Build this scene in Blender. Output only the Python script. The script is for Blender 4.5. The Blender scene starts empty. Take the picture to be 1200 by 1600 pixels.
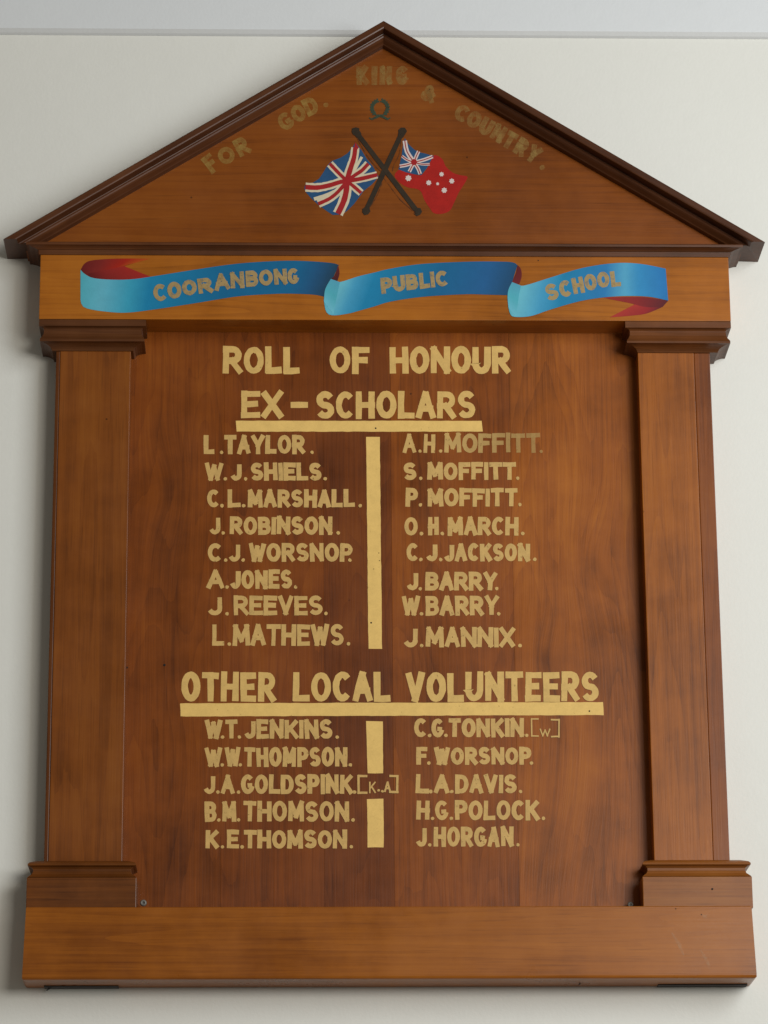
import bpy, bmesh, math, random
from mathutils import Vector
random.seed(11)
S = bpy.context.scene
C = S.collection

# ------------------------------------------------------------------ camera
CF, CAM = 5194.3, Vector((-0.16174, -5.24874, -0.89124))
YAW, PITCH, ROLL = 0.0304351, 0.3098324, -0.0077357
fw = Vector((math.sin(YAW)*math.cos(PITCH), math.cos(YAW)*math.cos(PITCH), math.sin(PITCH)))
r0 = Vector((math.cos(YAW), -math.sin(YAW), 0))
u0 = r0.cross(fw)
RT = math.cos(ROLL)*r0 + math.sin(ROLL)*u0
UP = -math.sin(ROLL)*r0 + math.cos(ROLL)*u0
cd = bpy.data.cameras.new('camera')
cam = bpy.data.objects.new('camera', cd); C.objects.link(cam)
from mathutils import Matrix
M = Matrix((RT, UP, -fw)).transposed().to_4x4(); M.translation = CAM
cam.matrix_world = M
cd.sensor_fit = 'VERTICAL'; cd.sensor_height = 24.0; cd.lens = CF/1600*24.0
cd.clip_start = 0.1; cd.clip_end = 60
S.camera = cam

def at(px, py, d):
    """point on the plane d metres in front of the wall, seen at photo position px, py"""
    v = fw*CF + RT*(px-600) + UP*(800-py)
    t = (-d - CAM.y)/v.y
    p = CAM + v*t
    return p.x, p.z

# ------------------------------------------------------------------ light
w = bpy.data.worlds.new('World'); S.world = w; w.use_nodes = True
w.node_tree.nodes['Background'].inputs[0].default_value = (1.0, 0.93, 0.80, 1)
w.node_tree.nodes['Background'].inputs[1].default_value = 0.135
def area(name, loc, target, sx, sy, power, col):
    ld = bpy.data.lights.new(name, 'AREA'); ld.shape = 'RECTANGLE'; ld.size = sx; ld.size_y = sy
    ld.energy = power; ld.color = col
    o = bpy.data.objects.new(name, ld); C.objects.link(o); o.location = loc
    o.rotation_euler = (Vector(target)-Vector(loc)).to_track_quat('-Z', 'Y').to_euler()
    return o
area('window_light', (2.10, -2.85, 1.15), (0.1, 0, 0.75), 1.6, 2.3, 82, (0.92, 0.97, 1.0))
area('far_window_light', (2.12, -5.6, 0.72), (0.0, 0, 0.6), 1.7, 1.3, 94, (1.0, 0.95, 0.86))
S.view_settings.view_transform = 'Standard'; S.view_settings.look = 'None'
S.view_settings.exposure = 0; S.view_settings.gamma = 1

# ------------------------------------------------------------------ helpers
def lin(r, g, b):
    f = lambda c: (c/255/12.92) if c/255 <= .04045 else ((c/255+.055)/1.055)**2.4
    return (f(r), f(g), f(b), 1)

def link(name, bm, mat, parent=None, smooth=False, color=None):
    me = bpy.data.meshes.new(name); bm.normal_update(); bm.to_mesh(me); bm.free()
    if mat: me.materials.append(mat)
    if smooth:
        for p in me.polygons: p.use_smooth = True
    o = bpy.data.objects.new(name, me); C.objects.link(o)
    if parent: o.parent = parent
    if color: o.color = color
    return o

def loft(bm, levels, back=-0.0006):
    """levels bottom to top: (z, x0, x1, depth) -> stacked mitred rectangles"""
    rings = []
    for z, a, b, d in levels:
        rings.append([bm.verts.new(c) for c in ((a, back, z), (a, -d, z), (b, -d, z), (b, back, z))])
    for p, q in zip(rings, rings[1:]):
        for i in range(4):
            j = (i+1) % 4
            bm.faces.new((p[i], p[j], q[j], q[i]))
    bm.faces.new(rings[0][::-1]); bm.faces.new(rings[-1])
    bmesh.ops.recalc_face_normals(bm, faces=bm.faces)

def bevel(bm, w, seg=2, ang=0.6):
    es = [e for e in bm.edges if len(e.link_faces) == 2 and e.calc_face_angle(0) > ang]
    bmesh.ops.bevel(bm, geom=es, offset=w, segments=seg, profile=0.6, affect='EDGES', clamp_overlap=True)

def box(bm, a, b, z0, z1, d, back=-0.0006, bev=0.0):
    loft(bm, [(z0, a, b, d), (z1, a, b, d)], back)
    if bev: bevel(bm, bev)

# ------------------------------------------------------------------ materials
class N:
    def __init__(s, name):
        s.m = bpy.data.materials.new(name); s.m.use_nodes = True
        s.t = s.m.node_tree; s.b = s.t.nodes['Principled BSDF']; s.out = s.t.nodes['Material Output']
    def n(s, kind, **k):
        o = s.t.nodes.new(kind)
        for a, v in k.items(): setattr(o, a, v)
        return o
    def l(s, a, b): s.t.links.new(a, b)
    def math(s, op, a, b=None, clamp=False):
        o = s.n('ShaderNodeMath', operation=op); o.use_clamp = clamp
        for i, v in enumerate((a, b)):
            if v is None: continue
            if isinstance(v, (int, float)): o.inputs[i].default_value = v
            else: s.l(v, o.inputs[i])
        return o.outputs[0]
    def vmath(s, op, a, b=None):
        o = s.n('ShaderNodeVectorMath', operation=op)
        for i, v in enumerate((a, b)):
            if v is None: continue
            if isinstance(v, tuple): o.inputs[i].default_value = v
            else: s.l(v, o.inputs[i])
        return o
    def noise(s, vec, scale, detail=3, rough=.5, dist=0):
        o = s.n('ShaderNodeTexNoise'); s.l(vec, o.inputs['Vector'])
        o.inputs['Scale'].default_value = scale; o.inputs['Detail'].default_value = detail
        o.inputs['Roughness'].default_value = rough; o.inputs['Distortion'].default_value = dist
        return o.outputs[0]
    def ramp(s, fac, stops, interp='LINEAR'):
        o = s.n('ShaderNodeValToRGB'); s.l(fac, o.inputs[0]); e = o.color_ramp.elements
        o.color_ramp.interpolation = interp
        e[0].position, e[0].color = stops[0]; e[1].position, e[1].color = stops[-1]
        for p, c in stops[1:-1]:
            x = e.new(p); x.color = c
        return o.outputs[0]
    def mix(s, fac, a, b, blend='MIX'):
        o = s.n('ShaderNodeMix', data_type='RGBA', blend_type=blend)
        for k, v in ((0, fac), (6, a), (7, b)):
            if isinstance(v, (int, float, tuple)): o.inputs[k].default_value = v
            else: s.l(v, o.inputs[k])
        return o.outputs[2]

def wood(name, axis, dark, mid, light, knots=(), rough=.36, streak=1.0, angle=0.0, rings=.15, bend=.05):
    n = N(name)
    tc = n.n('ShaderNodeTexCoord').outputs['Object']
    oi = n.n('ShaderNodeObjectInfo')
    vec = tc
    # knots bend the grain round them
    kd = None
    sep = n.n('ShaderNodeSeparateXYZ'); n.l(vec, sep.inputs[0])
    X, Z = sep.outputs['X'], sep.outputs['Z']
    if angle:
        X2 = n.math('ADD', n.math('MULTIPLY', X, math.cos(angle)), n.math('MULTIPLY', Z, math.sin(angle)))
        Z2 = n.math('SUBTRACT', n.math('MULTIPLY', Z, math.cos(angle)), n.math('MULTIPLY', X, math.sin(angle)))
        X, Z = X2, Z2
    along, across = (X, Z) if axis == 'x' else (Z, X)
    for kx, kz, rad, st in knots:
        dx = n.math('SUBTRACT', X, kx); dz = n.math('MULTIPLY', n.math('SUBTRACT', Z, kz), .42)
        d2 = n.math('ADD', n.math('MULTIPLY', dx, dx), n.math('MULTIPLY', dz, dz))
        g = n.math('POWER', 2.718, n.math('MULTIPLY', d2, -1/(rad*rad)))
        across = n.math('ADD', across, n.math('MULTIPLY', g, st))
        core = n.math('POWER', 2.718, n.math('MULTIPLY', d2, -14/(rad*rad)))
        kd = core if kd is None else n.math('ADD', kd, core)
    comb = n.n('ShaderNodeCombineXYZ')
    n.l(n.math('MULTIPLY', along, .022), comb.inputs['Y']); n.l(across, comb.inputs['X'])
    n.l(n.math('ADD', n.math('MULTIPLY', oi.outputs['Random'], 9.7), n.math('MULTIPLY', sep.outputs['Y'], .5)), comb.inputs['Z'])
    v = comb.outputs[0]
    # slow colour drift, broad figure, ring lines, fine pores
    drift = n.noise(tc, 3.2, 3, .5)
    fig = n.noise(v, 26, 5, .6, .4)
    wav = n.n('ShaderNodeTexWave', wave_type='BANDS', bands_direction='X'); n.l(v, wav.inputs[0])
    wav.inputs['Scale'].default_value = 21; wav.inputs['Distortion'].default_value = 7
    wav.inputs['Detail'].default_value = 3; wav.inputs['Detail Scale'].default_value = .9; wav.inputs['Detail Roughness'].default_value = .6
    fine = n.noise(v, 330, 3, .65)
    blot = n.math('ADD', n.math('MULTIPLY', n.noise(tc, 8, 3, .55), .6), n.math('MULTIPLY', n.noise(tc, 26, 5, .65), .5))
    f = n.math('ADD', n.math('MULTIPLY', fig, .40*streak), n.math('MULTIPLY', wav.outputs[1], .03*streak))
    f = n.math('ADD', f, n.math('MULTIPLY', fine, .24*streak))
    f = n.math('ADD', f, n.math('MULTIPLY', drift, .55))
    f = n.math('ADD', f, n.math('MULTIPLY', blot, .42))
    # growth rings: contour lines of a long, slowly bending field
    cv = n.n('ShaderNodeCombineXYZ'); n.l(across, cv.inputs['X']); n.l(n.math('MULTIPLY', along, bend), cv.inputs['Y'])
    n.l(n.math('MULTIPLY', oi.outputs['Random'], 5.3), cv.inputs['Z'])
    fld = n.noise(cv.outputs[0], 7.5, 2, .45)
    jit = n.noise(v, 60, 2, .5)
    ring = n.math('FRACT', n.math('MULTIPLY', n.math('ADD', fld, n.math('MULTIPLY', jit, .03)), 23))
    ring = n.math('POWER', ring, 2.6)
    rmod = n.noise(tc, 5.5, 2, .5)
    f = n.math('SUBTRACT', f, n.math('MULTIPLY', n.math('MULTIPLY', ring, rmod), rings))
    f = n.math('SUBTRACT', f, .415 - rings*.13 + .45*(streak-1))
    if kd is not None: f = n.math('SUBTRACT', f, n.math('MULTIPLY', kd, .10))
    col = n.ramp(f, [(.18, dark), (.46, mid), (.80, light)])
    # thin dark pore streaks
    pore = n.noise(v, 420, 2, .6)
    pf = n.ramp(pore, [(.30, (1, 1, 1, 1)), (.40, (0, 0, 0, 1))])
    col = n.mix(n.math('MULTIPLY', pf, .26), col, (dark[0]*.5, dark[1]*.5, dark[2]*.5, 1))
    # tiny specks and dents
    vo = n.n('ShaderNodeTexVoronoi'); vo.inputs['Scale'].default_value = 24; n.l(tc, vo.inputs['Vector'])
    sp = n.ramp(vo.outputs['Distance'], [(.035, (1, 1, 1, 1)), (.05, (0, 0, 0, 1))])
    sel = n.ramp(n.noise(tc, 9, 1), [(.60, (0, 0, 0, 1)), (.66, (1, 1, 1, 1))])
    col = n.mix(n.math('MULTIPLY', n.math('MULTIPLY', sp, sel), .65), col, (.012, .006, .004, 1))
    col = n.mix(1.0, col, oi.outputs['Color'], 'MULTIPLY')
    col = n.mix(1.0, col, (1.02, .945, .46, 1), 'MULTIPLY')
    n.l(col, n.b.inputs['Base Color'])
    rr = n.noise(tc, 8, 5, .65)
    n.l(n.math('ADD', n.math('MULTIPLY', rr, .36), rough-.18), n.b.inputs['Roughness'])
    n.b.inputs['Specular IOR Level'].default_value = .22
    n.b.inputs['Coat Weight'].default_value = .06
    n.b.inputs['Coat Roughness'].default_value = .28
    bp = n.n('ShaderNodeBump'); bp.inputs['Strength'].default_value = .25; bp.inputs['Distance'].default_value = .0006
    h = n.math('ADD', fine, n.math('MULTIPLY', blot, .8)); n.l(h, bp.inputs['Height'])
    n.l(bp.outputs[0], n.b.inputs['Normal'])
    return n.m

def paint(name, col, cover=0.0, soft=.10, rough=.5, var=.18, attr=False, strength=1.0, wear=True, fade=None):
    """hand-painted sign enamel; cover moves how much of it has rubbed away"""
    n = N(name)
    tc = n.n('ShaderNodeTexCoord').outputs['Object']
    if attr:
        a = n.n('ShaderNodeVertexColor', layer_name='paint'); c = a.outputs[0]
    else:
        c = n.n('ShaderNodeRGB').outputs[0]; c.default_value = col
    v1 = n.noise(tc, 60, 4, .6); v2 = n.noise(tc, 420, 2, .6)
    k = n.math('ADD', n.math('MULTIPLY', v1, var*1.6), n.math('MULTIPLY', v2, var*.9))
    k = n.math('ADD', k, 1-var*1.25)
    sc = n.vmath('SCALE', c); n.l(k, sc.inputs['Scale'])
    n.l(sc.outputs[0], n.b.inputs['Base Color'])
    n.b.inputs['Roughness'].default_value = rough
    n.b.inputs['Specular IOR Level'].default_value = .22
    if wear:
        w1 = n.noise(tc, 140, 5, .75)
        a = n.ramp(w1, [(.30+cover, (0, 0, 0, 1)), (.30+cover+soft, (1, 1, 1, 1))])
        a = n.math('MULTIPLY', a, strength)
        if fade:
            sx = n.n('ShaderNodeSeparateXYZ'); n.l(tc, sx.inputs[0])
            mr = n.n('ShaderNodeMapRange'); n.l(sx.outputs[0], mr.inputs[0])
            for i_, v_ in enumerate(fade): mr.inputs[1+i_].default_value = v_
            a = n.math('MULTIPLY', a, mr.outputs[0])
        n.l(a, n.b.inputs['Alpha'])
    bp = n.n('ShaderNodeBump'); bp.inputs['Strength'].default_value = .15; bp.inputs['Distance'].default_value = .0004
    n.l(v2, bp.inputs['Height']); n.l(bp.outputs[0], n.b.inputs['Normal'])
    return n.m

def c3(r, g, b): return (r, g, b, 1)
W_PANEL = wood('panel_wood', 'z', c3(.075, .020, .007), c3(.205, .057, .013), c3(.335, .110, .022),
    knots=[(at(925, 885, .015)[0], at(925, 885, .015)[1], .045, .022), (at(885, 1450, .015)[0], at(885, 1450, .015)[1], .085, .04),
           (at(262, 770, .015)[0], at(262, 770, .015)[1], .035, -.022), (at(850, 1030, .015)[0], at(850, 1030, .015)[1], .03, .018)], rings=.14, bend=.15)
W_VERT = wood('pilaster_wood', 'z', c3(.095, .027, .009), c3(.225, .070, .018), c3(.330, .118, .030))
W_HORZ = wood('frieze_wood', 'x', c3(.17, .052, .011), c3(.32, .108, .020), c3(.43, .165, .032))
W_BASE = wood('base_wood', 'x', c3(.125, .034, .008), c3(.255, .083, .016), c3(.35, .125, .026), rough=.30, rings=.13)
W_TYMP = wood('gable_wood', 'x', c3(.120, .032, .008), c3(.225, .066, .013), c3(.31, .102, .021))
W_DARK = wood('moulding_wood', 'x', c3(.040, .015, .010), c3(.090, .032, .020), c3(.150, .058, .034))
W_PED = wood('pedestal_wood', 'x', c3(.070, .022, .010), c3(.175, .058, .020), c3(.26, .100, .038))
def rake_wood(a): return wood('rake_wood', 'x', c3(.032, .011, .009), c3(.080, .028, .020), c3(.145, .054, .036), angle=a)

# ------------------------------------------------------------------ setting
def wall_mat(name, col):
    n = N(name)
    tc = n.n('ShaderNodeTexCoord').outputs['Object']
    a = n.noise(tc, 2.2, 4, .6); b = n.noise(tc, 60, 4, .6)
    k = n.math('ADD', n.math('MULTIPLY', a, .05), n.math('MULTIPLY', b, .04))
    k = n.math('ADD', k, .955)
    sc = n.vmath('SCALE', (col[0], col[1], col[2])); n.l(k, sc.inputs['Scale'])
    n.l(sc.outputs[0], n.b.inputs['Base Color']); n.b.inputs['Roughness'].default_value = .6
    bp = n.n('ShaderNodeBump'); bp.inputs['Strength'].default_value = .22; bp.inputs['Distance'].default_value = .0015
    h = n.noise(tc, 180, 4, .6); a2 = n.noise(tc, 14, 3, .5); n.l(n.math('ADD', h, n.math('ADD', n.math('MULTIPLY', a, 4), n.math('MULTIPLY', a2, 2.5))), bp.inputs['Height'])
    n.l(bp.outputs[0], n.b.inputs['Normal'])
    return n.m
WALL = wall_mat('wall_paint', (.745, .735, .68))
WALL2 = wall_mat('upper_wall_paint', (.69, .705, .715))
zr = at(600, 58, 0)[1]
bm = bmesh.new()
loft(bm, [(-3, -4, 4, 0), (zr+.02, -4, 4, 0)], back=.1)
o = link('wall', bm, WALL); o['kind'] = 'structure'
# the wall above the ledge line stands proud with a chamfered foot
RAIL = wall_mat('rail_paint', (.585, .585, .575))
bm = bmesh.new()
loft(bm, [(zr, -4, 4, .0008), (zr+.003, -4, 4, .0040), (zr+.0102, -4, 4, .0070)], back=.0)
bevel(bm, .0010, 2, .3)
o = link('picture_rail', bm, RAIL); o['kind'] = 'structure'
bm = bmesh.new()
loft(bm, [(zr+.0095, -4, 4, .0055), (zr+2.2, -4, 4, .0055)], back=.0)
o = link('upper_wall', bm, WALL2); o['kind'] = 'structure'

# ------------------------------------------------------------------ honour board
root = bpy.data.objects.new('honour_board', None); C.objects.link(root)
root['label'] = 'varnished brown timber roll of honour board with gable top, hanging on the pale wall'
root['category'] = 'honour board'
DE, DP, DN, DB, DT = .075, .052, .015, .076, .046    # frieze, pilaster, panel, base, gable depths

eL, eR = at(62, 450, DE)[0], at(1140, 450, DE)[0]
eT, eB = at(600, 399, DE)[1], at(600, 500, DE)[1]
bT, bB = at(600, 1416.5, DB)[1], at(600, 1529.5, DB)[1]
bL, bR = at(38, 1470, DB)[0], at(1178, 1470, DB)[0]
pT = at(600, 549, DP)[1]
PL = ((at(86, 560, DP)[0]+at(70, 1345, DP)[0])/2, (at(203, 560, DP)[0]+at(192, 1345, DP)[0])/2)
PR = ((at(997, 560, DP)[0]+at(1022, 1345, DP)[0])/2, (at(1110, 560, DP)[0]+at(1140, 1345, DP)[0])/2)

# panel: backing with upright boards laid edge to edge
bm = bmesh.new(); box(bm, PL[0]+.01, PR[1]-.01, bB+.02, eT-.01, .0085)
panel = link('panel', bm, W_PANEL, root)
seams = [PL[1]-.004] + [at(x, 960, DN)[0] for x in (348, 506, 613, 803)] + [PR[0]+.004]
tones = [(.98, .93, .85, 1), (.93, .86, .82, 1), (.75, .68, .70, 1), (1.12, 1.08, .95, 1), (1.36, 1.40, 1.1, 1)]  # own board tones, with window-side brightness mixed into the right-hand boards
for a, b, c in zip(seams, seams[1:], tones):
    bm = bmesh.new(); box(bm, a+.00006, b-.00006, bT-.02, eB+.03, DN, back=-.009)
    bevel(bm, .0002, 1)
    link('board', bm, W_PANEL, panel, color=c)

# entablature (frieze board)
bm = bmesh.new(); box(bm, eL, eR, eB, eT, DE, bev=.0012)
frieze = link('frieze', bm, W_HORZ, root, color=(1.12, 1.10, 1, 1))

# horizontal cornice between gable and frieze
def zc(y, d): return at(600, y, d)[1]
bm = bmesh.new()
lv = []
cl, cr = at(38, 380, .090)[0], at(1158, 380, .090)[0]
ov = ((eL-cl) + (cr-eR))/2
for y, k, d in ((399.5, .12, .0775), (392, .14, .0785), (391.5, .22, .080), (389, .42, .082), (386.5, .68, .085),
                (385, .82, .087), (384, 1.0, .0895), (380.5, 1.0, .090), (379.5, .96, .0885)):
    lv.append((zc(y, d), eL-ov*k, eR+ov*k, d))
lv.append((lv[-1][0]+.006, eL-ov*.8, eR+ov*.8, .06))
loft(bm, lv)
link('cornice', bm, W_DARK, root, color=(1.15, 1.1, 1.05, 1))
zcor = lv[-1][0]

# gable board (tympanum)
DR = .090
ax, az = at(601, 32, DR)
lx, lz = at(3.5, 373.5, DR)
rx, rz = at(1194, 377.5, DR)
ez = (lz+rz)/2; hw = (rx-lx)/2; ax = (rx+lx)/2*.5 + ax*.5
lx, rx = ax-hw, ax+hw
bm = bmesh.new()
f = 1-.014/(az-ez)
tri = [(lx+.035, zcor-.006), (rx-.035, zcor-.006), (ax, az-.016)]
fr = [bm.verts.new((x, -DT, z)) for x, z in tri]; bk = [bm.verts.new((x, -.001, z)) for x, z in tri]
bm.faces.new(fr); bm.faces.new(bk[::-1])
for i in range(3): bm.faces.new((fr[i], bk[i], bk[(i+1) % 3], fr[(i+1) % 3]))
bmesh.ops.recalc_face_normals(bm, faces=bm.faces)
gable = link('gable', bm, W_TYMP, root, color=(.90, .86, .85, 1))

# raking cornice: moulded section swept from the ridge down to a level cut at the eaves
prof = [(0, .0006), (0, .0885), (.0006, .0898), (.0020, .0903), (.0100, .0903), (.0118, .0895), (.0122, .0860), (.0122, .0690),
        (.0135, .0685), (.0145, .0702), (.0165, .0705), (.0185, .0695), (.0205, .0670), (.0225, .0635), (.0245, .0600),
        (.0260, .0585), (.0266, .0560), (.0266, .0006)]
for side in (-1, 1):
    bm = bmesh.new()
    tip = lx if side < 0 else rx
    L = math.hypot(tip-ax, ez-az); tx, tz = (tip-ax)/L, (ez-az)/L
    nx, nz = -side*abs(tz), -abs(tx)          # inward normal
    a, b = [], []
    for q, d in prof:
        x0, z0 = ax+nx*q, az+nz*q
        t = (ax-x0)/tx                         # mitre at the ridge
        a.append(bm.verts.new((x0+tx*t, -d, z0+tz*t)))
        zt = ez if q < .0125 else ez+.0012
        t = (zt-z0)/tz
        b.append(bm.verts.new((x0+tx*t, -d, z0+tz*t)))
    k = len(prof)
    for i in range(k):
        j = (i+1) % k
        bm.faces.new((a[i], a[j], b[j], b[i]))
    bm.faces.new(a); bm.faces.new(b[::-1])
    bmesh.ops.recalc_face_normals(bm, faces=bm.faces)
    link('rake_moulding', bm, rake_wood(-side*math.atan2(az-ez, hw)), root)

# pilasters, capitals, pedestals
def mlv(L, R, rows, sl, sr):
    """rows top to bottom (photo y, outset photo px, depth); L,R edges in metres"""
    out = []
    for y, k, d in rows:
        s = .00101*k
        out.append((at(600, y, d)[1], L-s*sl, R+s*sr, d))
    return out[::-1]

for side, (a, b) in ((-1, PL), (1, PR)):
    sl, sr = 1, 1
    bm = bmesh.new()
    z0 = at(600, 1349, DP)[1]-.012
    if side > 0:
        xs = b-.027
        box(bm, a, xs, z0, pT+.02, DP, bev=.0012)
        pil = link('pilaster', bm, W_VERT, root, color=(1.36, 1.36, 1.15, 1))  # lighter than the left pilaster: window-side brightness put into the colour
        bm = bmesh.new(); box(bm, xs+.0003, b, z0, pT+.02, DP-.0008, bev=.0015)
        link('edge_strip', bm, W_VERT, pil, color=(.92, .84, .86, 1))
    else:
        xs = a+.007
        box(bm, xs, b, z0, pT+.02, DP, bev=.0012)
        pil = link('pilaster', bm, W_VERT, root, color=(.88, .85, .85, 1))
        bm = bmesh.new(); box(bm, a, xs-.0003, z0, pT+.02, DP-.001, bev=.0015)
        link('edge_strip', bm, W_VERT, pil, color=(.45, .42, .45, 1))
    # capital
    if side < 0: cL, cR = eL+.0004, at(228, 505, DE)[0]
    else: cL, cR = at(977, 505, DE)[0], eR-.0004
    bm = bmesh.new()
    rows = [(500.8, 0, DE-.0005), (510.5, 0, DE-.0005), (511.2, -1.5, DE-.002), (513.5, -6, .069), (516, -8, .067), (518, -8, .067), (523, -7.5, .0675),
            (527, -5.5, .0695), (530, -2.5, .073), (531.5, -2, .0745), (534.5, -2, .0745), (535.3, -3.5, .0725),
            (536.5, -7, .069), (538.5, -11, .0655), (541, -15, .062), (544, -18.5, .0585), (547, -20, .0560), (549.5, -21, .0545)]
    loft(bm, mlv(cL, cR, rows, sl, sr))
    link('capital', bm, W_DARK, root, color=(1, 1, 1, 1) if side < 0 else (1.55, 1.5, 1.3, 1))  # right capital tinted lighter, window light painted into the shared wood
    # pedestal block with its moulded cap
    if side < 0: qL, qR = at(41, 1395, .071)[0], at(213, 1395, .071)[0]
    else: qL, qR = at(1004.5, 1395, .071)[0], at(1176, 1395, .071)[0]
    bm = bmesh.new(); zt = at(600, 1370, .071)[1]
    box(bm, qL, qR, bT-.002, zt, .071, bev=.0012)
    ped = link('pedestal', bm, W_PED, root, color=(.95, .92, .9, 1) if side < 0 else (1.35, 1.4, 1.4, 1))  # right pedestal lightened in colour to imitate the window-lit side
    bm = bmesh.new()
    rows = [(1344.5, -16, .058), (1345.5, -9, .064), (1346.5, -4, .0685), (1348.5, -1.5, .0712), (1351, -1, .0718), (1352.5, -3, .070), (1354, -6, .067),
            (1357, -9, .0645), (1361, -9.5, .0640), (1365, -7.5, .0655), (1368, -3, .0685), (1369.6, -1, .0703)]
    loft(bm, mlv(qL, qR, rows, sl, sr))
    link('pedestal_cap', bm, W_PED, ped, color=(.8, .78, .78, 1) if side < 0 else (1.25, 1.3, 1.3, 1))  # same painted window-side lightening on the right cap

# base board with a rounded lower arris
bm = bmesh.new()
e = .0035
loft(bm, [(bB, bL-e*.6+.004, bR+e*.6-.004, DB-.006), (bB+.0006, bL-e*.6+.002, bR+e*.6-.002, DB-.0025), (bB+.002, bL-e*.6, bR+e*.6, DB-.0008),
          (bB+.0045, bL-e*.6, bR+e*.6, DB), (bB+.0075, bL-e*.6, bR+e*.6, DB+.0002), (bB+.0085, bL-e*.6, bR+e*.6, DB+.0002),
          (bT-.0012, bL+e*.4, bR-e*.4, DB), (bT, bL+e*.4+.001, bR-e*.4-.001, DB-.0012)])
base = link('base_board', bm, W_BASE, root, color=(1.14, 1.12, 1, 1))

# dark packing strips under the base, against the wall
n = N('dark_packing'); n.b.inputs['Base Color'].default_value = (.035, .03, .028, 1); n.b.inputs['Roughness'].default_value = .8
PACK = n.m
for a, b in ((70, 186), (1026, 1165)):
    x0, z0 = at(a, 1541, 0); x1, _ = at(b, 1541, 0)
    bm = bmesh.new(); box(bm, x0, x1, bB-.0016, bB+.001, .022, bev=.0005)
    link('packing_strip', bm, PACK, base)
# frayed scraps hanging from the bottom edge
def scrap(px, py, w_, h_, d, par):
    x, _ = at(px, py, d); z = bB
    bm = bmesh.new()
    vs = []
    for k in range(8):
        t = k/7
        ww = w_*(1-.8*t)*(.7+.5*random.random()); xo = x+(.35*w_*math.sin(t*4+px))
        vs.append([bm.verts.new((xo-ww/2, -d-.0006, z+.001-t*h_)), bm.verts.new((xo+ww/2, -d-.0006, z+.001-t*h_)),
                   bm.verts.new((xo+ww/2, -d+.0006, z+.001-t*h_)), bm.verts.new((xo-ww/2, -d+.0006, z+.001-t*h_))])
    for p, q in zip(vs, vs[1:]):
        for i in range(4): bm.faces.new((p[i], p[(i+1) % 4], q[(i+1) % 4], q[i]))
    bm.faces.new(vs[0]); bm.faces.new(vs[-1][::-1])
    bmesh.ops.recalc_face_normals(bm, faces=bm.faces)
    link('scrap', bm, PACK, par)
scrap(76, 1546, .008, .0075, .012, base); scrap(905, 1543, .004, .004, .03, base); scrap(152, 1547, .003, .003, .006, base)

# ------------------------------------------------------------------ painted work
GOLD = paint('gold_paint', (.575, .360, .118, 1), cover=-.05, soft=.14, var=.28)
GOLD_H = paint('gold_heading_paint', (.65, .415, .130, 1), cover=-.07, soft=.14, var=.26)
GOLD_BAR = paint('gold_bar_paint', (.76, .495, .150, 1), cover=-.06, soft=.12, var=.2)
GOLD_FADE = paint('worn_gold_paint', (.56, .35, .115, 1), cover=-.03, soft=.12, var=.2, strength=1.0, fade=(at(700, 690, .015)[0], at(830, 690, .015)[0], .95, .50))
GOLD_GABLE = paint('faded_gold_paint', (.42, .255, .062, 1), cover=-.08, soft=.42, var=.2, strength=.55)
GOLD_BAN = paint('banner_letter_paint', (.40, .275, .115, 1), cover=-.12, soft=.32, var=.2, strength=.9)

def arc(cx, cy, rx_, ry_, a0, a1, n_=9):
    return [(cx+rx_*math.cos(math.radians(a0+(a1-a0)*i/n_)), cy+ry_*math.sin(math.radians(a0+(a1-a0)*i/n_))) for i in range(n_+1)]
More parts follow.
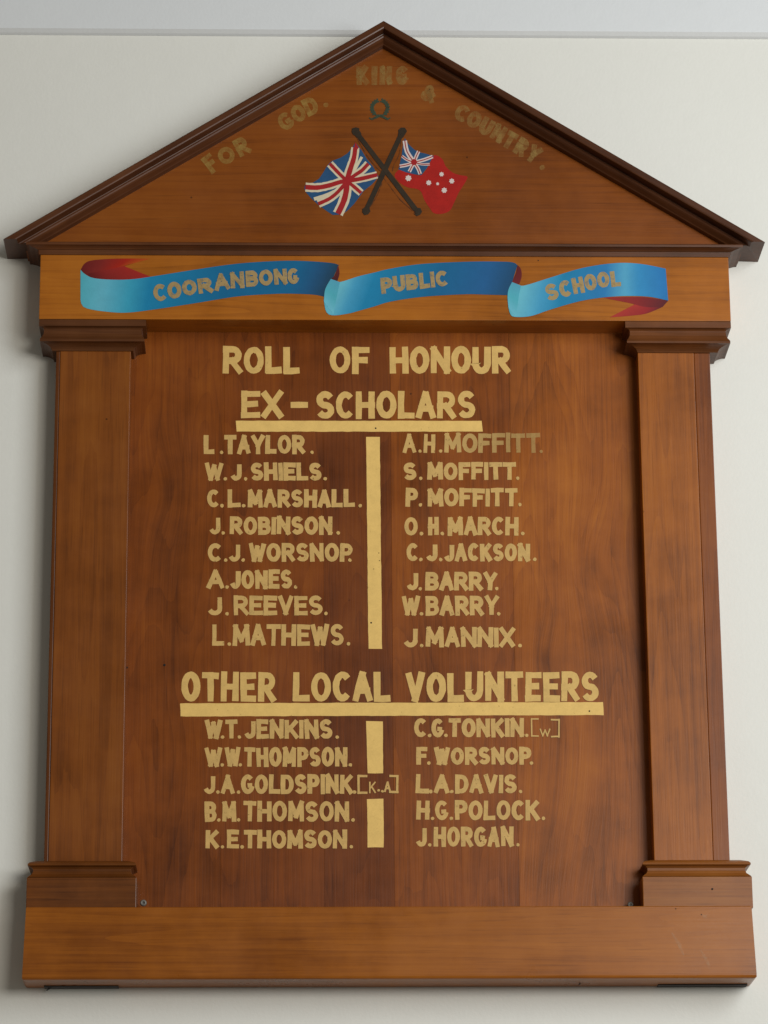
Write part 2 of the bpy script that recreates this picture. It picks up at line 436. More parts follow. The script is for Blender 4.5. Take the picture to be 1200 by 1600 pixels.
# glyph = (relative width, [polyline, ...]) in a unit box
G = {
 'A': (1.0, [[(0, 0), (.48, 1)], [(.52, 1), (1, 0)], [(.18, .32), (.82, .32)]]),
 'B': (.92, [[(0, 0), (0, 1)], [(0, 1)]+arc(.52, .76, .40, .24, 90, -90)+[(0, .52)], [(0, .52)]+arc(.55, .26, .45, .26, 90, -90)+[(0, 0)]]),
 'C': (.92, [arc(.55, .5, .55, .5, 48, 312, 16)]),
 'D': (.98, [[(0, 0), (0, 1)], [(0, 1)]+arc(.45, .5, .55, .5, 90, -90, 12)+[(0, 0)]]),
 'E': (.82, [[(0, 0), (0, 1)], [(0, 1), (1, 1)], [(0, .52), (.82, .52)], [(0, 0), (1, 0)]]),
 'F': (.82, [[(0, 0), (0, 1)], [(0, 1), (1, 1)], [(0, .50), (.82, .50)]]),
 'G': (.98, [arc(.55, .5, .55, .5, 48, 340, 16), [(.58, .42), (1, .42)]]),
 'H': (.98, [[(0, 0), (0, 1)], [(1, 0), (1, 1)], [(0, .5), (1, .5)]]),
 'I': (.0, [[(.5, 0), (.5, 1)]]),
 'J': (.78, [[(1, 1), (1, .32)]+arc(.52, .30, .48, .30, 0, -155, 9)]),
 'K': (.98, [[(0, 0), (0, 1)], [(.95, 1), (.08, .42)], [(.32, .60), (1, 0)]]),
 'L': (.78, [[(0, 1), (0, 0)], [(0, 0), (1, 0)]]),
 'M': (1.22, [[(0, 0), (.05, 1)], [(.05, 1), (.5, .22)], [(.5, .22), (.95, 1)], [(.95, 1), (1, 0)]]),
 'N': (1.02, [[(0, 0), (0, 1)], [(0, 1), (1, 0)], [(1, 0), (1, 1)]]),
 'O': (1.05, [arc(.5, .5, .5, .5, 90, 450, 24)]),
 'P': (.88, [[(0, 0), (0, 1)], [(0, 1)]+arc(.54, .72, .46, .28, 90, -90)+[(0, .44)]]),
 'R': (.96, [[(0, 0), (0, 1)], [(0, 1)]+arc(.52, .73, .43, .27, 90, -90)+[(0, .46)], [(.42, .46), (1, 0)]]),
 'S': (.90, [arc(.5, .745, .46, .255, 30, 255, 11)+arc(.5, .245, .48, .245, 80, -150, 12)]),
 'T': (.92, [[(0, 1), (1, 1)], [(.5, 1), (.5, 0)]]),
 'U': (.95, [[(0, 1), (0, .36)]+arc(.5, .36, .5, .36, 180, 360, 12)+[(1, 1)]]),
 'V': (1.0, [[(0, 1), (.5, 0)], [(.5, 0), (1, 1)]]),
 'W': (1.32, [[(0, 1), (.26, 0)], [(.26, 0), (.5, .85)], [(.5, .85), (.74, 0)], [(.74, 0), (1, 1)]]),
 'X': (1.0, [[(0, 0), (1, 1)], [(0, 1), (1, 0)]]),
 'Y': (.98, [[(0, 1), (.5, .45)], [(1, 1), (.5, .45)], [(.5, .5), (.5, 0)]]),
 '-': (.9, [[(0, .5), (1, .5)]]),
 '[': (.5, [[(1, 1), (0, 1)], [(0, 1), (0, 0)], [(0, 0), (1, 0)]]),
 ']': (.5, [[(0, 1), (1, 1)], [(1, 1), (1, 0)], [(1, 0), (0, 0)]]),
 '&': (1.0, [[(1, 0), (.25, .75)]+arc(.45, .82, .2, .18, 200, -20, 8)+[(.3, .5)]+arc(.35, .25, .35, .25, 110, 330, 10)+[(1, .5)]]),
 '.': (.0, [[(.5, 0), (.5, 0)]]),
}

class Ink:
    """collects painted strokes on a plane d in front of the wall"""
    def __init__(s, d): s.bm = bmesh.new(); s.d = d; s.k = 0
    def vert(s, px, py):
        x, z = at(px, py, s.d); return s.bm.verts.new((x, -s.d-.00025-.00003*(s.k % 60), z))
    def stroke(s, pts, t, closed=False, ext=.5, wob=.05, taper=None):
        pts = [Vector(p) for p in pts]; n_ = len(pts)
        if n_ == 2 and (pts[0]-pts[1]).length < 1e-6:
            return s.dot(pts[0], t)
        if not closed and n_ == 2:                       # long straight strokes get a slight hand wobble
            p, q = pts; m = (p+q)/2; L = (q-p).length; nn = Vector((-(q-p).y, (q-p).x))/L
            pts = [p, m+nn*random.uniform(-wob, wob)*t*.8, q]; n_ = 3
        L_, R_ = [], []
        for i, p in enumerate(pts):
            a = pts[i-1] if (i > 0 or closed) else None; b = pts[(i+1) % n_] if (i < n_-1 or closed) else None
            if closed and i == 0: a = pts[-2]
            if closed and i == n_-1: b = pts[1]
            d1 = (p-a).normalized() if a is not None else None; d2 = (b-p).normalized() if b is not None else None
            if d1 is None: d1 = d2
            if d2 is None: d2 = d1
            dd = (d1+d2); dd = dd.normalized() if dd.length > 1e-6 else d1
            c = max(.55, dd.dot(d1))
            nn = Vector((-dd.y, dd.x)); hwid = t/2/c*(1+random.uniform(-wob, wob)*1.5)
            if taper: hwid *= taper(i/(n_-1))
            pp = p.copy()
            if not closed and i == 0: pp -= d1*t*ext*random.uniform(.85, 1.1)
            if not closed and i == n_-1: pp += d2*t*ext*random.uniform(.85, 1.1)
            L_.append(s.vert(*(pp+nn*hwid))); R_.append(s.vert(*(pp-nn*hwid)))
        for i in range(n_-1):
            s.bm.faces.new((L_[i], R_[i], R_[i+1], L_[i+1]))
        s.k += 1
    def dot(s, c, t):
        vs = []; r = t*.55; ph = random.uniform(0, 1)
        for i in range(7):
            a = i/7*6.283+ph; rr = r*random.uniform(.85, 1.12)
            vs.append(s.vert(c[0]+rr*math.cos(a), c[1]+rr*math.sin(a)))
        s.bm.faces.new(vs); s.k += 1
    def poly(s, pts, sm=0):
        if sm: pts = smooth_line(pts, sm, True)
        s.bm.faces.new([s.vert(*p) for p in pts]); s.k += 1
    def letter(s, ch, x0, x1, yt, yb, t, rot=0, jit=.012):
        w_, strokes = G[ch]
        cx, cy = (x0+x1)/2, (yt+yb)/2; c, sn = math.cos(rot), math.sin(rot)
        H = yb-yt
        for st in strokes:
            q = []
            for u, v in st:
                X = x0+t/2+u*(x1-x0-t); Y = yb-t/2-v*(H-t)
                if len(st) <= 2 and ch != '.': X += random.uniform(-jit, jit)*H; Y += random.uniform(-jit, jit)*H
                dx, dy = X-cx, Y-cy
                q.append((cx+dx*c+dy*sn, cy-dx*sn+dy*c))
            if ch == '.':
                s.dot((cx, yb-t*.5), t); continue
            s.stroke(q, t*random.uniform(.94, 1.06), closed=(ch == 'O'), ext=.5 if ch not in 'CSGJ' else .15)
    def text(s, txt, x0, x1, yt, yb, t, gap=.09, dy=0):
        H = yb-yt; n_ = len(txt)
        gap_px = gap*H
        if txt == '.': s.letter('.', x0, x1, yt, yb, min(t, 6)); return
        ws = [G[c][0] for c in txt]
        sc = (x1-x0-gap_px*(n_-1)-t*n_)/max(.01, sum(ws)) if sum(ws) > 0 else 0
        x = x0
        for i, c in enumerate(txt):
            wd = t+ws[i]*sc
            j = random.uniform(-.018, .018)*H
            s.letter(c, x, x+wd, yt+j, yb+j*.6+dy*i, t, random.uniform(-.02, .02))
            x += wd+gap_px
    def done(s, name, mat, parent, color=None):
        for f_ in s.bm.faces:
            if f_.normal.y > 0: f_.normal_flip()
        s.bm.normal_update()
        for f_ in s.bm.faces:
            if f_.normal.y > 0: f_.normal_flip()
        return link(name, s.bm, mat, parent)

def smooth_line(pts, k=6, closed=False):
    out = []; n_ = len(pts)
    rng = range(n_) if closed else range(n_-1)
    for i in rng:
        p = [pts[(i+j) % n_] if closed else pts[min(max(i+j, 0), n_-1)] for j in (-1, 0, 1, 2)]
        for m in range(k):
            t = m/k
            out.append(tuple(.5*((2*p[1][a])+(-p[0][a]+p[2][a])*t+(2*p[0][a]-5*p[1][a]+4*p[2][a]-p[3][a])*t*t
                       + (-p[0][a]+3*p[1][a]-3*p[2][a]+p[3][a])*t**3) for a in range(2)))
    if not closed: out.append(tuple(pts[-1]))
    return out

# headings on the panel
for y0, y1, t, segs in [
    (541.5, 584, 9.7, [[('ROLL', 348.5, 469)], [('OF', 515, 577.5)], [('HONOUR', 609, 797.5)]]),
    (611, 654, 9.5, [[('EX', 377, 442.5), ('-', 453.5, 481)], [('SCHOLARS', 494, 743)]]),
    (1050, 1096.3, 10.0, [[('OTHER', 283.5, 431)], [('LOCAL', 457.5, 610)], [('VOLUNTEERS', 634.5, 935.5)]])]:
    for word in segs:
        ink = Ink(DN)
        for tx_, a, b in word:
            ink.text(tx_, a, b, y0, y1, t, gap=.055)
        ink.done('painted_heading', GOLD_H, panel)

def bar(pts, mat=GOLD_BAR):
    ink = Ink(DN)
    # slightly ragged brush edge
    out = []
    for i, p in enumerate(pts):
        q = pts[(i+1) % len(pts)]; L = math.hypot(q[0]-p[0], q[1]-p[1]); m = max(1, int(L/9))
        for k in range(m):
            u = k/m
            out.append((p[0]+(q[0]-p[0])*u+random.uniform(-.35, .35), p[1]+(q[1]-p[1])*u+random.uniform(-.35, .35)))
    ink.poly(out); ink.done('painted_bar', mat, panel)
bar([(368.5, 657.5), (752.5, 657.5), (754.5, 674.5), (369.5, 674.5)])
bar([(572, 683), (593.5, 683), (596.8, 1014), (575.8, 1014)])
bar([(281.5, 1099), (942.5, 1097), (943.5, 1117.3), (282, 1119.5)])
bar([(572, 1127), (598, 1127), (598.8, 1208.5), (574.5, 1208)])
bar([(573.5, 1248.5), (599.3, 1248), (599.5, 1324), (574.5, 1324)])

lines = [
 (680, 709.5, [('L', 318.5, 335), ('.', 344, 348), ('TAYLOR', 350, 476.5), ('.', 485, 490)]),
 (723, 751, [('W', 320, 349), ('.', 350, 354), ('J', 359.5, 377.5), ('.', 381.5, 386), ('SHIELS', 391.5, 502.5), ('.', 506, 510.5)]),
 (765, 793, [('C', 323.5, 343), ('.', 344.5, 349), ('L', 355.5, 375.5), ('.', 378.5, 383), ('MARSHALL', 387, 554.5), ('.', 560, 565.5)]),
 (807, 835.5, [('J', 326, 344.5), ('.', 346.5, 351.5), ('ROBINSON', 359, 519.5), ('.', 525.5, 531.5)]),
 (849, 878, [('C', 324.5, 347), ('.', 350.5, 355), ('J', 356.5, 375.5), ('.', 377.5, 382.5), ('WORSNOP', 388.5, 551), ('.', 543.5, 549.5)]),
 (890.5, 920, [('A', 323, 350), ('.', 352.5, 357), ('JONES', 359, 456.5), ('.', 459, 464.5)]),
 (931, 961.5, [('J', 323.5, 347), ('.', 352.5, 357.5), ('REEVES', 365, 504.5), ('.', 506, 512)]),
 (975.5, 1009, [('L', 331.5, 350), ('.', 355.5, 361), ('MATHEWS', 363.5, 537.5), ('.', 542, 547)]),
 (722.5, 750, [('S', 630, 651), ('.', 655.5, 659.5), ('MOFFITT', 667.5, 806), ('.', 807, 811)]),
 (763, 791.5, [('P', 634, 653), ('.', 654.5, 659.5), ('MOFFITT', 668, 809), ('.', 810, 815)]),
 (807.5, 836.5, [('O', 631.5, 653), ('.', 655.5, 661.5), ('H', 668.5, 685.5), ('.', 688.5, 693.5), ('MARCH', 699.5, 810), ('.', 814.5, 819)]),
 (849, 877, [('C', 635, 654), ('.', 655, 660), ('J', 665, 683.5), ('.', 686, 691), ('JACKSON', 693.5, 828), ('.', 832.5, 838.5)]),
 (893.5, 922.5, [('J', 634.5, 653.5), ('.', 654.5, 659), ('BARRY', 665, 776.5), ('.', 773.5, 779)]),
 (931, 962, [('W', 627.5, 656), ('.', 656, 661), ('BARRY', 665, 779), ('.', 776.5, 782)]),
 (980, 1011.5, [('J', 630, 652.5), ('.', 655.5, 662), ('MANNIX', 665.5, 804.5), ('.', 809.5, 815.5)]),
 (1124.5, 1154.5, [('W', 320, 347), ('.', 345, 350), ('T', 352.5, 371), ('.', 371.5, 376.5), ('JENKINS', 381, 519.5), ('.', 524, 530)]),
 (1167.5, 1198, [('W', 320, 347), ('.', 345, 349.5), ('W', 351, 376), ('.', 373, 377.5), ('THOMPSON', 381, 542.5), ('.', 544.5, 550.5)]),
 (1210, 1240.5, [('J', 317.5, 336.5), ('.', 338.5, 342.5), ('A', 345, 367), ('.', 370.5, 375), ('GOLDSPINK', 376.5, 551), ('.', 552, 556)]),
 (1252, 1284, [('B', 320, 338.5), ('.', 339.5, 344), ('M', 347, 369), ('.', 370.5, 375.5), ('THOMSON', 380, 545.5), ('.', 549, 554)]),
 (1297, 1326, [('K', 321, 341.5), ('.', 345.5, 349.5), ('E', 354.5, 373.5), ('.', 376.5, 380), ('THOMSON', 380.5, 542), ('.', 546.5, 551.5)]),
 (1122.5, 1152, [('C', 647, 667), ('.', 669, 673.5), ('G', 674, 693), ('.', 694.5, 699), ('TONKIN', 700.5, 818.5), ('.', 820.5, 825.5)]),
 (1167.5, 1195, [('F', 650.5, 668), ('.', 668, 672), ('WORSNOP', 678.5, 830), ('.', 828, 833)]),
 (1210, 1239.5, [('L', 649.5, 670), ('.', 671, 675.5), ('A', 678.5, 702), ('.', 703.5, 708), ('DAVIS', 711, 807.5), ('.', 810.5, 816)]),
 (1250.5, 1281.5, [('H', 650.5, 671.5), ('.', 673.5, 678.5), ('G', 679.5, 700), ('.', 703, 707.5), ('POLOCK', 710.5, 842.5), ('.', 846, 852)]),
 (1291.5, 1323, [('J', 649, 667), ('.', 669.5, 673.5), ('HORGAN', 677.5, 802.5), ('.', 806.5, 812)]),
]
for yt, yb, segs in lines:
    ink = Ink(DN)
    for tx_, a, b in segs:
        ink.text(tx_, a, b, yt, yb, 7.1 if tx_ != '.' else 5.4, gap=.045)
    if yt == 1210 and segs[0][1] < 400:
        ink.letter('[', 558.5, 574, 1211, 1240.5, 3.6); ink.letter('K', 576.5, 587.5, 1221.5, 1239.5, 2.4)
        ink.dot((591.5, 1235), 4.2); ink.dot((597.5, 1236.5), 4.4)
        ink.letter('A', 600, 611, 1221.5, 1238, 3.0); ink.letter(']', 608, 622.5, 1211, 1239.5, 3.6)
    if yt == 1122.5:
        ink.letter('[', 829.5, 841.5, 1122.5, 1151.5, 2.2); ink.letter('W', 843, 860, 1138.5, 1151, 2.2)
        ink.letter(']', 860.5, 874.5, 1123.5, 1152.5, 2.6)
    ink.done('painted_name', GOLD, panel)
# the first name of the right column has worn thin to the right
ink = Ink(DN); ink.text('A', 629.5, 650, 677.5, 707.5, 5.9); ink.text('.', 653.5, 659, 677.5, 707.5, 5.2)
ink.text('H', 662, 679.5, 678, 707.5, 5.9); ink.text('.', 686, 691, 678, 707.5, 5.2)
ink.done('painted_name', GOLD, panel)
ink = Ink(DN); ink.text('MOFFITT', 694, 844, 677, 707.5, 6.8, gap=.045); ink.text('.', 843, 848, 677, 708, 5)
o = ink.done('painted_name', GOLD_FADE, panel); o['label'] = 'painted name worn thin towards its right end'

# gable motto, letter by letter along the slopes
GOLD_WORN = paint('rubbed_gold_paint', (.40, .245, .070, 1), cover=-.02, soft=.50, var=.2, strength=.62)
def gword(rows, t=7.4, mat=GOLD_GABLE):
    ink = Ink(DT)
    for ch, cx, cy, w_, h_, rot in rows:
        if ch == '.': ink.dot((cx, cy), 7.5); continue
        ink.letter(ch, cx-w_/2, cx+w_/2, cy-h_/2, cy+h_/2, t, math.radians(rot))
    ink.done('painted_motto', mat, gable)
gword([('F', 329, 255, 17, 29, 38), ('O', 353.5, 243, 26, 27, 30), ('R', 378, 229, 21, 29, 28)])
gword([('G', 446, 189.5, 23, 28, 30), ('O', 466, 177, 22, 27, 28), ('D', 485.5, 166, 21, 28, 26), ('.', 509.5, 164, 0, 0, 0)])
gword([('K', 566, 118, 19, 30, 3), ('I', 585, 118, 7, 30, 0), ('N', 603, 118, 20, 30, 0), ('G', 628, 118, 20, 30, -3)], 9.0, GOLD_WORN)
gword([('&', 670, 146, 22, 26, -20)], 7.4, GOLD_WORN)
gword([('C', 722, 177, 22, 27, -27), ('O', 741, 187, 22, 27, -28), ('U', 760, 198, 20, 27, -29), ('N', 779, 208, 20, 27, -30),
       ('T', 797, 219, 18, 27, -31), ('R', 815, 230, 18, 28, -32), ('Y', 834, 241, 19, 28, -33), ('.', 847, 262, 0, 0, 0)], 8.2, GOLD_WORN)

# wreath
WREATH = paint('wreath_paint', (.040, .060, .036, 1), cover=.02, soft=.12, var=.3, strength=.92)
ink = Ink(DT)
cx, cy = 593.5, 169
for sgn in (-1, 1):
    for k in range(9):
        a = math.radians(-64+k*17); x = cx+sgn*12.2*math.cos(a); y = cy+12*math.sin(a)*1.0
        if k == 8: continue
        tx_, ty_ = -math.sin(a)*sgn, math.cos(a)
        for off in (-1, 1):
            nx_, ny_ = sgn*math.cos(a)*off, math.sin(a)*off
            ink.stroke([(x, y), (x-tx_*3.0+nx_*2.3, y-ty_*3.0+ny_*2.3)], 2.7, ext=.3)
    ink.stroke([(cx-sgn*2, 180.5), (cx+sgn*5, 183.5), (cx+sgn*12, 186.5)], 3.2, ext=.3)
    ink.stroke([(cx+sgn*2, 180), (cx+sgn*13, 186.5), (cx+sgn*16, 184.5)], 2.0, ext=.3)
    ink.stroke([(cx+sgn*12.5, 163), (cx+sgn*13.5, 169), (cx+sgn*11, 176), (cx+sgn*4, 181)], 2.2)
ink.done('painted_wreath', WREATH, gable)

# flags: coordinates were read off an enlargement of the gable
def fz(p): return (440+p[0]/3.75, 180+p[1]/3.75)
def fp(*pts): return [fz(p) for p in pts]
BLUE = paint('flag_blue', (.018, .070, .165, 1), cover=-.2, var=.3)
RED = paint('flag_red', (.33, .012, .014, 1), cover=-.2, var=.22)
RED2 = paint('ensign_red', (.37, .010, .006, 1), cover=-.10, soft=.15, var=.3, strength=.95)
CREAM = paint('flag_cream', (.60, .52, .36, 1), cover=-.2, var=.2)
WHITE = paint('flag_white', (.62, .52, .48, 1), cover=-.3, var=.10)
POLE = paint('flagpole_paint', (.030, .019, .010, 1), cover=-.02, var=.5)

ink = Ink(DT)
outline = fp((415, 192), (432, 160), (468, 205), (500, 258), (535, 300), (568, 362), (530, 405), (480, 445), (455, 480), (425, 520), (385, 560), (352, 582),
             (300, 585), (262, 560), (215, 525), (172, 485), (145, 455), (133, 430), (137, 412), (180, 398), (220, 372), (245, 335), (268, 295), (295, 268), (345, 250), (385, 225))
ink.poly(outline); flag = ink.done('painted_union_flag', BLUE, gable)
def rib(ink, pts, t, k=5, taper=None): ink.stroke([fz(p) for p in smooth_line(pts, k)], t/3.75, ext=0, wob=.03, taper=taper)
geo1 = [(432, 190), (424, 250), (405, 310), (385, 380), (378, 450), (362, 510), (330, 578)]
geo2 = [(140, 422), (210, 425), (280, 412), (345, 392), (400, 384), (470, 372), (560, 350)]
d1 = [(283, 285), (330, 335), (385, 388), (425, 420), (466, 456)]
d2 = [(508, 285), (470, 325), (430, 352), (385, 388), (330, 450), (280, 490), (215, 520)]
tp = lambda u: .85+.35*u if u < .5 else 1.02+.1*u
ink = Ink(DT); ink.k = 3
rib(ink, d1, 44); rib(ink, d2, 46)
rib(ink, [(470, 245), (440, 300), (415, 345)], 16); rib(ink, [(190, 492), (260, 470), (330, 438)], 20)
rib(ink, geo1, 56, taper=tp); rib(ink, geo2, 52, taper=lambda u: 1.05-.25*u)
ink.done('painted_flag_cross', CREAM, gable)
ink = Ink(DT); ink.k = 12
rib(ink, d1, 20); rib(ink, d2, 21); rib(ink, geo1, 30, taper=tp); rib(ink, geo2, 27, taper=lambda u: 1.05-.2*u)
ink.poly(fp((425, 195), (432, 158), (450, 190), (448, 200)))
ink.done('painted_flag_cross', RED, gable)

ink = Ink(DT)
ink.poly(smooth_line(fp((888, 240), (915, 238), (945, 262), (962, 300), (1005, 338), (1050, 352), (1090, 362), (1066, 410), (1040, 450), (1010, 515), (985, 560),
         (940, 578), (893, 575), (868, 545), (838, 500), (818, 450), (790, 432), (745, 425), (700, 402), (662, 358), (680, 325), (712, 318), (770, 345), (820, 350), (860, 300)), 3, True))
ink.done('painted_ensign', RED2, gable)
ink = Ink(DT); ink.k = 4
ink.poly(fp((722, 135), (745, 172), (775, 200), (800, 216), (845, 226), (892, 240), (872, 270), (850, 312), (818, 352), (770, 345), (728, 335), (685, 318), (694, 280), (704, 235), (710, 185)))
ink.done('painted_canton', BLUE, gable)
ink = Ink(DT); ink.k = 8
cc = (776, 277)
arms = [([(722, 150), (735, 215), cc], 26), ([(803, 212), (790, 240), cc], 20), ([(885, 243), (835, 262), cc], 20), ([(868, 288), (820, 288), cc], 14),
        ([(812, 346), (800, 315), cc], 20), ([(748, 332), (762, 305), cc], 20), ([(692, 300), (735, 292), cc], 20), ([(705, 240), (735, 262), cc], 16)]
for p, t in arms: rib(ink, p, t, 3)
ink.done('painted_canton_cross', WHITE, gable)
ink = Ink(DT); ink.k = 18
for p, t in arms: rib(ink, p, 5.5, 3)
ink.dot(fz(cc), 34/3.75)
ink.done('painted_canton_cross', RED, gable)
for sx, sy, r in ((743, 370, 20), (862, 397, 17), (937, 347, 15), (997, 387, 17), (953, 441, 18), (914, 403, 10)):
    ink = Ink(DT); ink.k = 20
    pts = []
    for k in range(14):
        a = math.pi*k/7+.2; rr = r*.98 if k % 2 == 0 else r*.72
        pts.append(fz((sx+rr*math.cos(a), sy+rr*math.sin(a))))
    ink.poly(pts); ink.done('painted_star', WHITE, gable)
for (a, b) in (((433, 95), (797, 568)), ((708, 98), (494, 562))):
    ink = Ink(DT); ink.k = 30 if a[0] < 500 else 26
    A, B = Vector(fz(a)), Vector(fz(b))
    ink.stroke([A, A.lerp(B, .33), A.lerp(B, .66), B], 7.6, ext=.1)
    ink.dot(A, 12.5); ink.dot(B, 12.0); ink.dot(A.lerp(B, .035), 10)
    ink.done('painted_flagpole', POLE, gable)
ink = Ink(DT); ink.k = 24
CORD = paint('cord_paint', (.10, .035, .012, 1), cover=.05, soft=.2, strength=.8)
for p in ([(440, 130), (500, 235), (560, 310), (600, 340)], [(600, 370), (660, 450), (700, 500), (770, 560)], [(700, 150), (690, 230), (660, 290), (650, 330)], [(590, 400), (570, 450), (545, 500), (510, 550)]):
    rib(ink, p, 5, 4)
ink.done('painted_cord', CORD, gable)

# banner on the frieze: strips with the painter's own colour blends
BAN = paint('banner_paint', (1, 1, 1, 1), cover=-.25, var=.14, attr=True)
def strip(name, top, bot, stops, k0, parent=frieze, kk=6, cross=None):
    T, B = smooth_line(top, kk), smooth_line(bot, kk)
    def resample(P, n_):
        L = [0]
        for p, q in zip(P, P[1:]): L.append(L[-1]+math.hypot(q[0]-p[0], q[1]-p[1]))
        out = []; j = 0
        for i in range(n_+1):
            s_ = L[-1]*i/n_
            while j < len(L)-2 and L[j+1] < s_: j += 1
            t = (s_-L[j])/max(1e-9, L[j+1]-L[j]); out.append((P[j][0]+(P[j+1][0]-P[j][0])*t, P[j][1]+(P[j+1][1]-P[j][1])*t))
        return out
    n_ = 64; T, B = resample(T, n_), resample(B, n_)
    bm = bmesh.new(); lay = bm.loops.layers.float_color.new('paint')
    def colr(u):
        for (a, ca), (b, cb) in zip(stops, stops[1:]):
            if u <= b:
                t = (u-a)/max(1e-9, b-a); return tuple(ca[i]+(cb[i]-ca[i])*t for i in range(3))+(1,)
        return stops[-1][1]+(1,)
    rows = []
    off = DE+.0003+k0*.00006
    for j in range(3):
        r = []
        for i in range(n_+1):
            t = j/2; px = T[i][0]*(1-t)+B[i][0]*t; py = T[i][1]*(1-t)+B[i][1]*t
            x, z = at(px, py, DE); r.append(bm.verts.new((x, -off, z)))
        rows.append(r)
    for j in range(2):
        for i in range(n_):
            f_ = bm.faces.new((rows[j][i], rows[j+1][i], rows[j+1][i+1], rows[j][i+1]))
            for lp, u in zip(f_.loops, (i/n_, i/n_, (i+1)/n_, (i+1)/n_)): lp[lay] = colr(u)
    return link(name, bm, BAN, parent)
cy_, mb, db, nb = (.075, .39, .47), (.008, .20, .38), (.004, .118, .26), (.004, .055, .125)
def z4(*p): return [(100+x/2.4, 390+y/2.4) for x, y in p]
def z5(*p): return [(560+x/2, 390+y/2) for x, y in p]
dr, rd, og = (.11, .008, .008), (.34, .014, .004), (.42, .075, .006)
# red reverse of the ribbon
strip('painted_ribbon_reverse', z4((63, 76), (78, 52), (110, 40), (200, 34), (325, 34)), z4((63, 80), (90, 98), (110, 104), (160, 90), (225, 62)),
      [(0, dr), (.35, (.20, .016, .012)), (.7, rd), (1, og)], 0)
strip('painted_ribbon_reverse', z4((90, 90), (140, 80), (225, 62)), z4((95, 106), (180, 114), (335, 106)), [(0, dr), (.5, (.25, .016, .012)), (1, (.33, .018, .012))], 1)
strip('painted_ribbon', z4((62, 76), (78, 92), (110, 107), (180, 113), (260, 111), (350, 98), (500, 74), (650, 53), (800, 43), (900, 43), (1000, 50), (1031, 58)),
      z4((62, 188), (68, 210), (90, 222), (150, 232), (230, 237), (330, 226), (500, 200), (650, 176), (800, 166), (900, 167), (950, 171), (978, 178)),
      [(0, cy_), (.1, (.12, .43, .55)), (.2, (.04, .33, .48)), (.28, mb), (.6, db), (.85, db), (.93, (.010, .08, .19)), (1, (.01, .045, .085))], 3)
strip('painted_ribbon_reverse', z4((1028, 58), (1033, 90), (1024, 122)), z4((1018, 95), (1008, 105), (1000, 112)), [(0, (.12, .012, .012)), (1, (.05, .01, .012))], 5)
strip('painted_ribbon', [(517, 436), (530, 441)]+z5((0, 84), (50, 72), (100, 60), (200, 45), (350, 38), (450, 38), (485, 41), (497, 49)),
      [(506, 470), (510, 488), (521, 493), (545, 490)]+z5((0, 192), (50, 178), (100, 163), (200, 148), (330, 140), (400, 141), (468, 143)),
      [(0, cy_), (.07, (.13, .45, .56)), (.15, (.05, .30, .49)), (.25, mb), (.6, db), (.86, (.012, .10, .26)), (1, (.008, .06, .14))], 7)
strip('painted_ribbon', [(517, 436), (511, 446), (507.5, 455), (506, 471)], [(531, 441), (528, 455), (525, 470), (521, 492)],
      [(0, (.08, .33, .45)), (.5, cy_), (1, (.14, .46, .58))], 9)
strip('painted_ribbon_reverse', z5((497, 48), (508, 62), (510, 85), (503, 108)), z5((494, 70), (488, 85), (483, 95), (480, 103)), [(0, dr), (1, (.14, .012, .014))], 8)
strip('painted_ribbon', z5((480, 102), (505, 113), (530, 110), (600, 88), (700, 58), (800, 43), (880, 45), (960, 60)),
      z5((468, 178), (475, 203), (490, 211), (540, 208), (600, 188), (700, 160), (800, 147), (900, 147), (968, 160)),
      [(0, cy_), (.08, (.13, .45, .56)), (.22, (.05, .30, .50)), (.35, mb), (.62, (.018, .17, .40)), (.74, (.08, .34, .52)), (.82, (.03, .24, .48)), (1, (.015, .16, .42))], 11)
strip('painted_ribbon', z5((480, 102), (469, 125), (466, 150), (469, 182)), z5((508, 113), (502, 140), (498, 170), (492, 211)), [(0, (.08, .33, .45)), (.5, cy_), (1, (.14, .46, .58))], 12)
strip('painted_ribbon_reverse', z5((765, 150), (830, 148), (900, 149), (968, 160)), z5((800, 158), (850, 168), (900, 180), (950, 180)), [(0, (.28, .02, .016)), (.5, (.22, .014, .014)), (1, (.09, .01, .014))], 2)
strip('painted_ribbon_reverse', z5((862, 172), (900, 168), (940, 165), (966, 162)), z5((785, 212), (850, 207), (900, 200), (945, 182)), [(0, (.38, .03, .02)), (.6, (.28, .014, .016)), (1, (.10, .01, .014))], 1)

ink = Ink(DE); ink.k = 26
def bl(ch, x0, x1, y0, y1, rot, zf):
    (a, c), = zf((x0, y0)); (b, d), = zf((x1, y1)); ink.letter(ch, a, b, c, d, 6.7, math.radians(rot))
for ch, x0, x1, y0, y1 in (('C', 335, 385, 130, 194), ('O', 388, 440, 122, 184), ('O', 443, 497, 114, 172), ('R', 502, 556, 107, 164), ('A', 562, 620, 91, 152),
                           ('N', 624, 676, 84, 146), ('B', 682, 728, 80, 140), ('O', 731, 783, 76, 136), ('N', 787, 836, 73, 133), ('G', 838, 880, 71, 131)):
    bl(ch, x0, x1, y0, y1, 8 if x0 < 600 else 3, z4)
ink.done('painted_banner_word', GOLD_BAN, frieze)
ink = Ink(DE); ink.k = 26
for ch, x0, x1, y0, y1 in (('P', 70, 106, 88, 138), ('U', 108, 146, 82, 131), ('B', 149, 186, 77, 126), ('L', 190, 222, 73, 122), ('I', 226, 238, 70, 119), ('C', 241, 280, 67, 116)):
    bl(ch, x0, x1, y0, y1, 6, z5)
ink.done('painted_banner_word', GOLD_BAN, frieze)
ink = Ink(DE); ink.k = 26
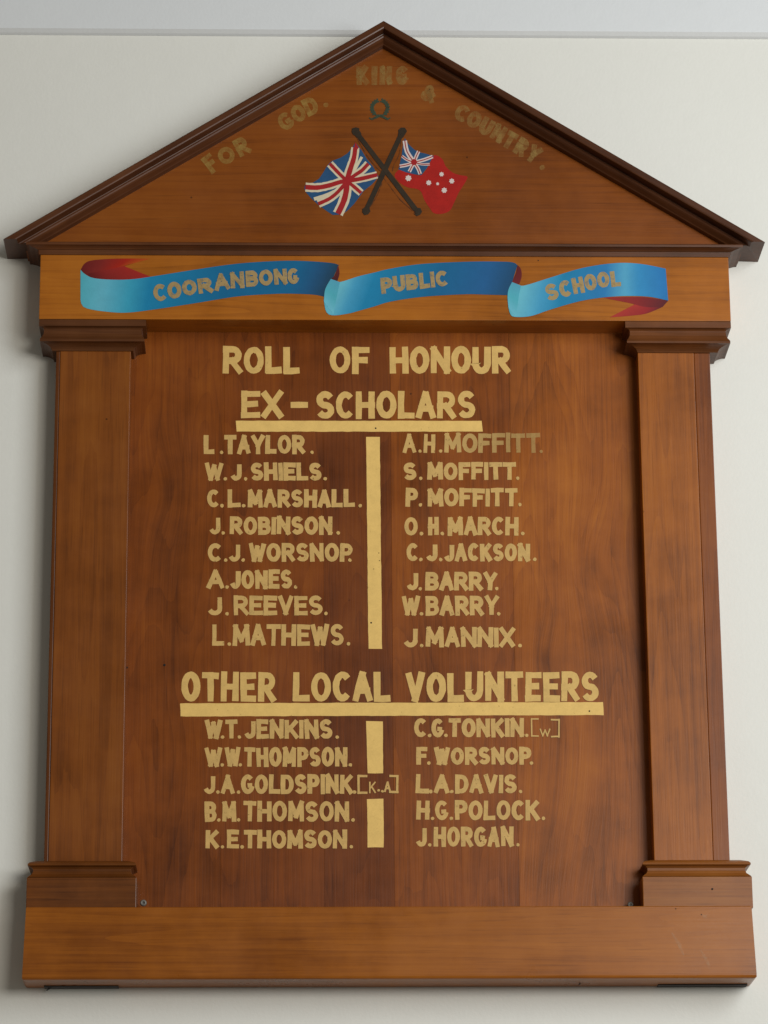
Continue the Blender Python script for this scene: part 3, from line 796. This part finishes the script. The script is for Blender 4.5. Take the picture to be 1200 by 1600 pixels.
for ch, x0, x1, y0, y1 in (('S', 584, 624, 107, 159), ('C', 628, 664, 97, 148), ('H', 668, 704, 87, 138), ('O', 706, 744, 77, 128), ('O', 746, 784, 70, 119), ('L', 788, 819, 68, 117)):
    bl(ch, x0, x1, y0, y1, 11 if x0 < 740 else 6, z5)
ink.done('painted_banner_word', GOLD_BAN, frieze)

# small screw and plug at the foot of the panel, nail holes
n = N('screw_metal'); n.b.inputs['Base Color'].default_value = (.16, .15, .13, 1); n.b.inputs['Metallic'].default_value = .3; n.b.inputs['Roughness'].default_value = .5
SCREW = n.m
n = N('nail_hole'); n.b.inputs['Base Color'].default_value = (.01, .007, .005, 1); n.b.inputs['Roughness'].default_value = .9
HOLE = n.m
def disc(name, px, py, d, r, mat, parent, h=.0015, ring=0):
    x, z = at(px, py, d); bm = bmesh.new()
    k = 16; prof_ = [(r, 0), (r*.95, h*.7), (r*.7, h), (ring*r, h), (ring*r*.9, h*.3)] if ring else [(r, 0), (r*.9, h*.7), (r*.5, h)]
    rings = [[bm.verts.new((x+q*math.cos(6.2832*i/k), -d-y, z+q*math.sin(6.2832*i/k))) for i in range(k)] for q, y in prof_]
    for p, q in zip(rings, rings[1:]):
        for i in range(k): bm.faces.new((p[i], p[(i+1) % k], q[(i+1) % k], q[i]))
    bm.faces.new(rings[-1])
    bmesh.ops.recalc_face_normals(bm, faces=bm.faces)
    return link(name, bm, mat, parent, smooth=True)
sc_ = disc('screw', 224, 1411, .040, .0055, SCREW, panel, h=.003, ring=.35)
disc('screw', 985, 1414, .030, .005, SCREW, panel, h=.003, ring=.35)
for px, py, d, r, par in ((1113, 1389, .071, .0016, root), (1056, 1420, DB, .0009, root), (1096, 1429, DB, .0009, root), (257, 1039, DN, .002, panel),
                     (841, 407, DE, .001, frieze), (978, 420, DE, .0012, frieze), (587, 669, DN, .0014, panel), (592, 864, DN, .0008, panel), (584, 889, DN, .0007, panel),
                     (198, 1043, DN, .0018, panel), (580, 973, DN, .0014, panel), (921, 1111, DN, .0013, panel), (593, 876, DN, .0008, panel)):
    disc('nail_hole', px, py, d+.0006, r, HOLE, par, h=.00015)

# pale scuffs on the right of the base
SCUFF = paint('scuff', (.62, .40, .24, 1), cover=.02, soft=.5, strength=.45)
for p, q in (((1050, 1458), (1068, 1492)), ((1094, 1484), (1109, 1514)), ((1098, 1430), (1103, 1434))):
    ink = Ink(DB+.0003); m = ((p[0]+q[0])/2+2, (p[1]+q[1])/2)
    ink.stroke([p, m, q], 4.5, ext=.2, taper=lambda u: .35+1.0*math.sin(math.pi*min(1, max(0, u))))
    ink.done('scuff_mark', SCUFF, base)
